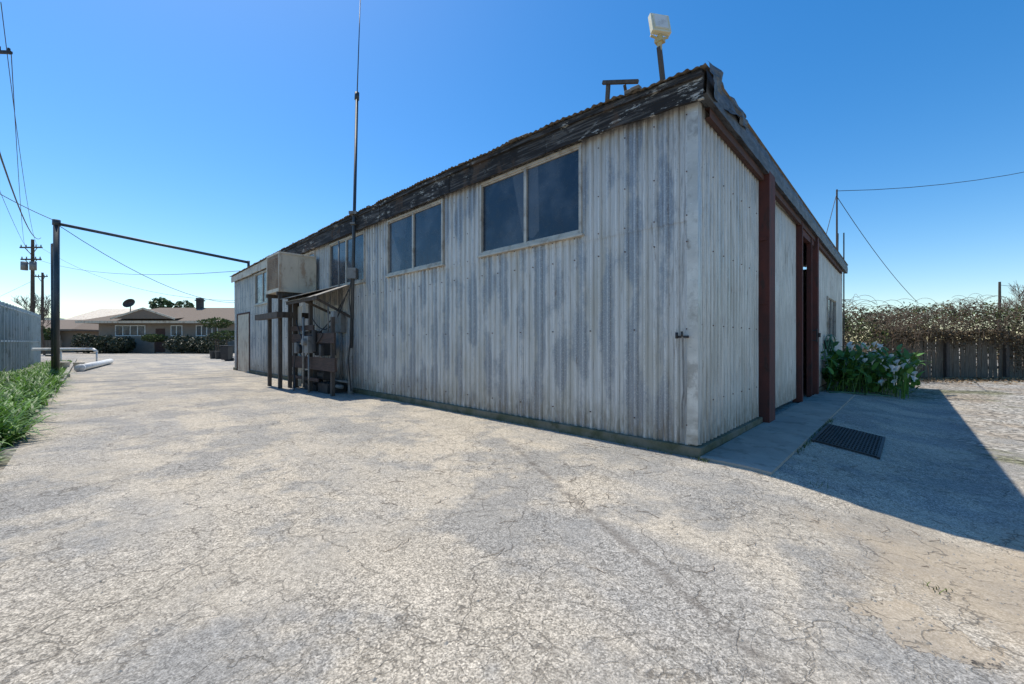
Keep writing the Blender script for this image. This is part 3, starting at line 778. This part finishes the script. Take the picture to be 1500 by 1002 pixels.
# ---------------------------------------------------------------- utility poles and wires
def upole(name,x,y,h,arms,r=.16):
    e=empty(name,(x,y,0))
    b=MB(); b.cyl((0,0,0),(0,0,h),r,r*.65); 
    for z,w in arms: b.beam((-w,-.15,z),(w,-.15,z),.12,.14); b.beam((-w*.6,-.15,z),(0,-.1,z-.8),.04,.06); b.beam((w*.6,-.15,z),(0,-.1,z-.8),.04,.06)
    b.done('pole_shaft',M['bark'],e)
    b=MB()
    for z,w in arms:
        for q in (-w*.9,-w*.45,w*.45,w*.9): b.cyl((q,-.15,z+.07),(q,-.15,z+.3),.06,.04,8)
    if arms: b.done('insulators',M['grey'],e)
    return e
e=upole('utility_pole',-52.4,45,12.5,[(11.6,1.2),(10.3,1.1)],.2)
b=MB(); b.cyl((-.5,-.35,9.1),(-.5,-.35,10.0),.28,.28,16); b.cyl((.45,-.35,9.1),(.45,-.35,10.0),.28,.28,16); b.done('transformers',M['grey'],e,True)
upole('utility_pole',-69,60.5,11.5,[(10.9,.9)],.2)
e=upole('utility_pole',-16.0,12.0,9.9,[],.12)
b=MB(); b.beam((-1.3,-.12,9.72),(1.55,-.12,9.66),.07,.07); b.cyl((1.2,-.12,9.69),(1.2,-.12,9.84),.035,.03,8); b.cyl((1.48,-.12,9.62),(1.48,-.12,9.78),.045,.03,8); b.done('crossarm',M['darkm'],e)
upole('utility_pole',30.8,26,5.1,[],.09)
e=upole('service_mast',11.72,14.85,6.8,[],.04)
wr=[sag((-14.6,12.0,9.75),(-53.2,45,11.9),1.6),sag((-14.9,12.0,11.2),(-51.8,45,11.9),1.8),
    sag((-16,12,8.4),(-52.4,45,10.6),.6)]
ov=empty('overhead_wires')
curve('line_wires',wr,.010,M['black'],ov)
curve('service_wires',[sag((-52.4,45,12.2),(-20,31,4.4),1.6),sag((-52.4,45,10.5),(-11.2,19,4.7),.9),sag((-18,14.2,6.6),(-16.6,15,5.7),.05),
  sag((-16.6,15,5.6),(-20,31,4.3),.9),sag((-52.4,45,8),(-75,52,3),.3)],.012,M['black'],ov)
curve('thick_cable',[sag((-15.2,12,7.6),(-51.5,45,12.7),1.2)],.026,M['black'],ov)
curve('right_wires',[sag((11.72,14.85,6.75),(34,19,12.6),1.0),sag((11.75,14.85,6.5),(21.7,22,3.4),.25),sag((11.7,14.85,6.6),(10.6,14.2,4.05),-.02),
  sag((30.8,26,4.9),(44,27,4.9),.3)],.011,M['black'],ov)
curve('mast_conduits',[[(11.85,14.7,0),(11.85,14.7,5.2)],[(11.55,14.6,3.9),(11.72,14.8,5.2)]],.02,M['darkm'],ov)

# ---------------------------------------------------------------- fence and brambles on the right
FY=17.0; GZ=-.2
wf=empty('wooden_fence')
b=MB(); x=15.2
while x<24.5:
    w=rng.uniform(.13,.17); hgt=1.72+rng.uniform(-.16,.12); ln=rng.normal(0,.025)
    b.box(x,x+w,FY+rng.normal(0,.008),FY+.025,GZ,GZ+hgt,fn=lambda X,Y,Z,l=ln:(X+(Z-GZ)*l,Y,Z)); x+=w+rng.uniform(.004,.03)
b.done('fence_boards',M['greywood'],wf)
b=MB()
for x in (15.3,17.8,20.25,22.7): b.box(x,x+.13,FY-.14,FY-.02,GZ,GZ+1.95)
b.box(15.2,24.5,FY+.03,FY+.08,GZ+.4,GZ+.5); b.box(15.2,24.5,FY+.03,FY+.08,GZ+1.3,GZ+1.4)
b.done('fence_posts',M['wood'],wf)
br=empty('bramble_thicket')
def top(x): return 2.8+.25*math.sin(x*.7)+.40*mnoise.noise((x*1.1,4,0))+.35*mnoise.noise((x*3.3,9,0))
P=[];T=[]
while len(P)<56000:
    x=rng.uniform(11.8,40); y=FY+rng.uniform(.15,4.5); front=FY+.15
    if x<15.6: y=rng.uniform(15.6,20); front=15.6+max(0,(x-14.2))*.9
    if x>21.5: front=FY-.6; y=rng.uniform(front,20.5)
    if y<front: continue
    th=top(x)-.35*max(0,1-(y-front)/1.0)**2*2.2
    d=rng.random()
    z=GZ+(th-GZ)*(1-(1-d**.6)*.9) if rng.random()<.7 else rng.uniform(GZ,th)
    if mnoise.noise((x*1.5,y*1.5,z*1.8))<-.10: continue
    P.append((x,y,z+rng.normal(0,.09))); T.append(.38+1.3*mnoise.noise((x*1.3,y*1.3,z*1.7)))
P=np.array(P); T=np.array(T)
g=np.array([mnoise.noise((p[0]*.45+9,p[1]*.5,p[2]*.9)) for p in P])+.12*(P[:,2]-1.8)
sel=(g+rng.normal(0,.2,len(P))>.10)
leaves('dry_leaves',P[~sel],.075,M['bram'],br,T[~sel]); leaves('green_leaves',P[sel],.085,M['bramg'],br,T[sel])
P=[]
for i in range(9000):
    x=rng.uniform(14.8,24.5); dd=abs(rng.normal(0,.30)); lim=1.95-.3*mnoise.noise((x*.9,1,0))
    z=GZ+lim-dd*(1.2 if x<20.5 else 3.4)*(.6+.6*mnoise.noise((x*2,5,0))); y=FY-.25+rng.normal(0,.15)
    P.append((x,y,max(GZ,z)))
leaves('overhanging_leaves',np.array(P),.07,M['bram'],br)
spl=[]
for i in range(2200):
    x=rng.uniform(12,27)
    y=rng.uniform(FY-.35,FY+1.2) if x>15.6 else rng.uniform(15.3,17); z=rng.uniform(.2,top(x)) if x<15.8 or x>20.6 else rng.uniform(1.4,top(x))
    a=rng.uniform(0,6.28); el=rng.uniform(-.3,1.4); q=[x,y,z]; pts=[]
    for k in range(7):
        pts.append(tuple(q)); q[0]+=math.cos(a)*math.cos(el)*.19; q[1]+=math.sin(a)*math.cos(el)*.08; q[2]+=math.sin(el)*.14; el-=.36
        if q[2]<GZ: break
    if len(pts)>1: spl.append(pts)
curve('canes',spl,.006,M['cane'],br,0)
P=[]
for i in range(5000):
    x=rng.uniform(12.5,26); y=FY-abs(rng.normal(0,.8))-.1; P.append((x,y,hw(x,y)+rng.uniform(.0,.05)))
leaves('leaf_litter',np.array(P),.07,M['litter'],None,flat=.6)
def baretree(name,x,y,h,n=5,seed=1,mat='bark'):
    r=random.Random(seed); sp=[]
    def grow(p,d,l,dep):
        pts=[tuple(p)]; q=Vector(p)
        for k in range(4):
            d=(d+Vector((r.uniform(-.18,.18),r.uniform(-.18,.18),r.uniform(-.02,.16)))).normalized(); q=q+d*l/4; pts.append(tuple(q))
            if dep<4 and k>0:
                for _ in range(2 if dep>0 else 1): grow(q,(d+Vector((r.uniform(-1,1),r.uniform(-1,1),r.uniform(-.1,.6)))).normalized(),l*.62,dep+1)
        sp.append((pts,dep))
    grow((x,y,0),Vector((0,0,1)),h*.5,0)
    e=empty(name)
    for dep in range(5):
        s_=[p for p,d in sp if d==dep]
        if s_: curve('branches_%d'%dep,s_,[h*.015,h*.006,h*.0032,h*.002,h*.0014][dep],M[mat],e,1)
baretree('bare_tree',46,38,6.2,seed=4,mat='cane')
baretree('bare_tree',-46,40.5,6.0,seed=9)

# ---------------------------------------------------------------- house at the end of the drive
ho=empty('ranch_house')
HX0,HX1,HY=-49.2,-26,49.0
b=MB(); b.box(HX0,HX1,HY,HY+9,0,3.55); b.box(-50.5,HX0,HY+2,HY+8,0,3.4); b.done('walls',M['housewall'],ho)
def hip(b,x0,x1,y0,y1,z0,z1,inset):
    k=len(b.v); ym=(y0+y1)/2
    b.v+=[(x0,y0,z0),(x1,y0,z0),(x1,y1,z0),(x0,y1,z0),(x0+inset,ym,z1),(x1-inset,ym,z1),(x0,y0,z0-.22),(x1,y0,z0-.22),(x1,y1,z0-.22),(x0,y1,z0-.22)]
    b.f+=[tuple(k+i for i in f) for f in ((0,1,5,4),(1,2,5),(2,3,4,5),(3,0,4),(6,7,1,0),(7,8,2,1),(8,9,3,2),(9,6,0,3),(6,9,8,7))]
b=MB(); hip(b,-50.8,-25,HY-1.0,HY+10,3.75,5.75,5.0)
k=len(b.v)
b.v+=[(-46.3,HY-1.3,4.0),(-39.2,HY-1.3,4.0),(-42.7,HY-1.3,5.15),(-46.3,HY+3,4.6),(-39.2,HY+3,4.6),(-42.7,HY+4,5.5)]
b.f+=[(k,k+1,k+2),(k,k+2,k+5,k+3),(k+1,k+4,k+5,k+2)]
b.done('roof',M['shingle'],ho)
b=MB(); b.box(-50.9,-25,HY-1.06,HY-1.0,3.50,3.78); b.beam((-46.5,HY-1.36,3.98),(-42.7,HY-1.36,5.2),.06,.2); b.beam((-42.7,HY-1.36,5.2),(-39,HY-1.36,3.98),.06,.2)
b.done('fascia_trim',M['beige'],ho)
b=MB()
for a,c in ((-47.2,-43.6),(-40.6,-39.2),(-37.6,-35)):
    b.box(a,c,HY-.05,HY-.01,2.0,2.1); b.box(a,c,HY-.05,HY-.01,3.2,3.3)
    n=4 if c-a>2 else 2
    for i in range(n+1): q=a+(c-a-.1)*i/n; b.box(q,q+.1,HY-.055,HY-.01,2.1,3.2)
b.done('window_frames',M['white'],ho)
b=MB()
for a,c in ((-47.1,-43.7),(-40.5,-39.3),(-37.5,-35.1)): b.box(a,c,HY-.03,HY-.006,2.05,3.25)
b.done('window_glass',M['glass'],ho)
b=MB(); b.box(-42.4,-41.3,HY-.04,HY-.005,.1,2.9); b.done('front_door',M['brown'],ho)
b=MB(); b.box(-40.7,-40.1,HY+4,HY+4.6,5,7.0); b.box(-40.8,-40.0,HY+3.9,HY+4.7,6.6,6.75); b.done('chimney',M['darkm'],ho)
b=MB(); b.cyl((-48.2,HY+3,4.6),(-48.2,HY+3,6.0),.05); 
k=len(b.v)
for r_ in (0,.3,.6,.8):
    for j in range(16): a=2*math.pi*j/16; b.v.append((-48.2+r_*math.cos(a),HY+3-.35*r_*r_,6.2+r_*.65*math.sin(a)+.2*r_*math.cos(a)))
for l in range(3):
    for j in range(16): b.f.append((k+l*16+j,k+l*16+(j+1)%16,k+(l+1)*16+(j+1)%16,k+(l+1)*16+j))
b.done('satellite_dish',M['darkm'],ho)
ob=empty('white_outbuilding')
b=MB(); b.box(-66,-52,62,70,0,4.6); b.done('walls',M['housewall'],ob)
b=MB(); hip(b,-66.5,-51.5,61,71,4.6,6.6,.4); b.done('roof',M['beige'],ob)
ob=empty('neighbour_house')
b=MB(); b.box(-66,-55,52,60,0,2.9); b.done('walls',M['housewall'],ob)
b=MB(); hip(b,-66.5,-54.5,51,61,2.9,4.3,3); b.done('roof',M['shingle'],ob)
b=MB(); b.box(-63,-61,51.93,51.98,.9,2.2); b.box(-59,-57,51.93,51.98,.9,2.2); b.done('windows',M['white'],ob)
b=MB()
for i in range(26): b.box(-57+i*.3,-56.76+i*.3,45,45.05,0,1.5)
b.done('garden_fence',M['greywood'],None)
def shrub(name,x,y,r,h,n,mat='shrub',size=.16,z0=0,gap=0):
    P=[];T=[]
    while len(P)<n:
        d=rng.normal(size=3); d/=np.linalg.norm(d); q=rng.uniform(.45,1.0)**.5
        if gap and mnoise.noise((d[0]*2.6+x,d[1]*2.6+y,d[2]*2.6))<gap-.3: continue
        lump=1+.3*mnoise.noise((d[0]*2.2+x,d[1]*2.2,d[2]*2.2+y))
        P.append((x+d[0]*r*q*lump,y+d[1]*r*q*lump,z0+h/2+d[2]*h/2*q*lump)); T.append(.35+.3*d[2]+.5*mnoise.noise((d[0]*3+x,d[1]*3,d[2]*3)))
    P=np.array(P); P[:,2]=np.maximum(P[:,2],z0)
    e=empty(name); leaves('foliage',P,size,M[mat],e,np.array(T))
    b=MB(); b.cyl((x,y,0),(x,y,z0+h*.6),.07,.04,8); b.done('stem',M['bark'],e)
for x,r_,h_ in ((-48.2,1.4,2.3),(-46.2,1.3,2.0),(-44.3,1.2,1.9),(-37.6,1.6,2.1),(-35.6,1.4,1.9)): shrub('clipped_shrub',x,HY-2.2,r_,h_,2200)
shrub('clipped_shrub',-40.6,HY-2.2,1.2,.9,1500,'bramg',.14,1.3)
shrub('clipped_shrub',-33.5,HY-3,1.3,1.7,1500)
shrub('yard_tree',-25.9,36,1.25,.9,900,'bramg',.14,2.5,.25); shrub('yard_tree',-24.6,35.5,1.2,.8,800,'bramg',.14,1.5,.25); shrub('yard_tree',-26.4,37,1.1,.9,700,'shrub',.13,1.2,.25)
shrub('background_tree',-49.5,58,1.3,1.9,1000,'treeleaf',.28,5.6,.2); shrub('background_tree',-47.8,60,1.2,1.5,700,'treeleaf',.25,5.8,.2)
shrub('background_tree',-62,49,1.4,2.2,1200,'bramg',.25,.2); shrub('background_tree',-58,50,1.8,3,1200,'bramg',.25,.4)
wb=empty('wheeled_bin',(-19.6,28.3,0))
b=MB(); b.box(-.28,.28,-.3,.3,.08,1.0,fn=lambda X,Y,Z:(X*(.8+.2*Z),Y*(.8+.2*Z),Z)); b.box(-.31,.31,-.34,.33,1.0,1.07); b.cyl((-.3,.25,.1),(.3,.25,.1),.1); b.done('bin_body',M['black'],wb,bevel=.02)
b=MB()
for q in ((-22.4,31.5,.3),(-21.5,31.0,.35),(-23.2,32,.28)): b.cyl((q[0],q[1],0),(q[0],q[1],.6),q[2]*.75,q[2],14)
b.done('black_planters',M['black'],None)

# hills
hv=[];hf=[]; n=80
for i in range(n+1):
    a=math.radians(-75+60*i/n); R=620
    hgt=44+16*math.sin(i*.13+.5)+9*mnoise.noise((i*.21,0,0))+3*mnoise.noise((i*.9,4,0))
    if i>n*.55: hgt*=1-sm(n*.55,n,i)
    for R2,zz_ in ((R,-2),(R+60,hgt*.55),(R+140,hgt),(R+260,-5)): hv.append((math.sin(a)*R2,math.cos(a)*R2,zz_))
for i in range(n):
    for j in range(3): q=i*4+j; hf.append((q,q+4,q+5,q+1))
mk('distant_hills',hv,hf,M['hill'],None,True)

# ---------------------------------------------------------------- pebbles, twigs on the yard
V=[];F=[]
for i in range(4200):
    x=rng.uniform(-3,6.5); y=rng.uniform(1.1,7.5)
    if i%3==0: x=rng.uniform(1.5,5); y=rng.uniform(1.4,3.6)
    if i%3==1: x,y,_=W(rng.uniform(3,11),-rng.uniform(2.3,6))
    dx,dy=x-CX,y-CY; t=dx*RX+dy*RY; s=dx*LX+dy*LY
    if t>-.15 and s>-.95: continue
    r_=.003+.009*rng.random()**3; 
    if i%3==1: r_*=2.2
    z=hw(x,y)+.004; k=len(V)
    a=rng.uniform(0,6.28)
    for j in range(5): V.append((x+r_*math.cos(a+j*1.2566)*rng.uniform(.7,1.3),y+r_*math.sin(a+j*1.2566)*rng.uniform(.7,1.3),z))
    V.append((x,y,z+r_*.8))
    for j in range(5): F.append((k+j,k+(j+1)%5,k+5))
mk('pebbles',V,F,M['conc'],None)
tw=[]
for i in range(90):
    x=rng.uniform(-1,5); y=rng.uniform(2.2,5.2); dx,dy=x-CX,y-CY
    if dx*RX+dy*RY>-.2 and dx*LX+dy*LY>-.2: continue
    a=rng.uniform(0,3.1); l=rng.uniform(.03,.12); z=hw(x,y)+.008
    tw.append([(x,y,z),(x+math.cos(a)*l,y+math.sin(a)*l,z+.002),(x+math.cos(a+.3)*l*1.6,y+math.sin(a+.3)*l*1.6,z)])
curve('twigs',tw,.0018,M['cane'],None,0)

# ---------------------------------------------------------------- light
EL=62; AZ=-47
w=bpy.data.worlds.new('World'); S.world=w; w.use_nodes=True; nt=w.node_tree
bg=nt.nodes['Background']; sk=nt.nodes.new('ShaderNodeTexSky'); sk.sky_type='NISHITA'; sk.sun_disc=False
sk.sun_elevation=math.radians(EL); sk.sun_rotation=math.radians(AZ); sk.air_density=1.05; sk.dust_density=.4; sk.ozone_density=2.9
hs=nt.nodes.new('ShaderNodeHueSaturation'); hs.inputs['Saturation'].default_value=1.38; hs.inputs['Value'].default_value=1.16
nt.links.new(sk.outputs[0],hs.inputs['Color']); nt.links.new(hs.outputs[0],bg.inputs[0]); bg.inputs[1].default_value=.15
sun=bpy.data.lights.new('sun','SUN'); sun.energy=4.9; sun.angle=math.radians(.53); sun.color=(1,.94,.83)
so=bpy.data.objects.new('sun',sun); COL.objects.link(so)
a=math.radians(AZ); e=math.radians(EL); d=Vector((math.sin(a)*math.cos(e),math.cos(a)*math.cos(e),math.sin(e)))
so.rotation_euler=d.to_track_quat('Z','Y').to_euler(); so.location=d*60
S.view_settings.view_transform='Standard'; S.view_settings.look='None'; S.view_settings.exposure=0; S.view_settings.gamma=1
cam=bpy.data.cameras.new('camera'); cam.lens=603/1500*36; cam.sensor_width=36; cam.clip_end=5000; cam.clip_start=.05
c=bpy.data.objects.new('camera',cam); COL.objects.link(c); c.location=(0,0,1.3); c.rotation_euler=(math.radians(90),0,0)
S.camera=c
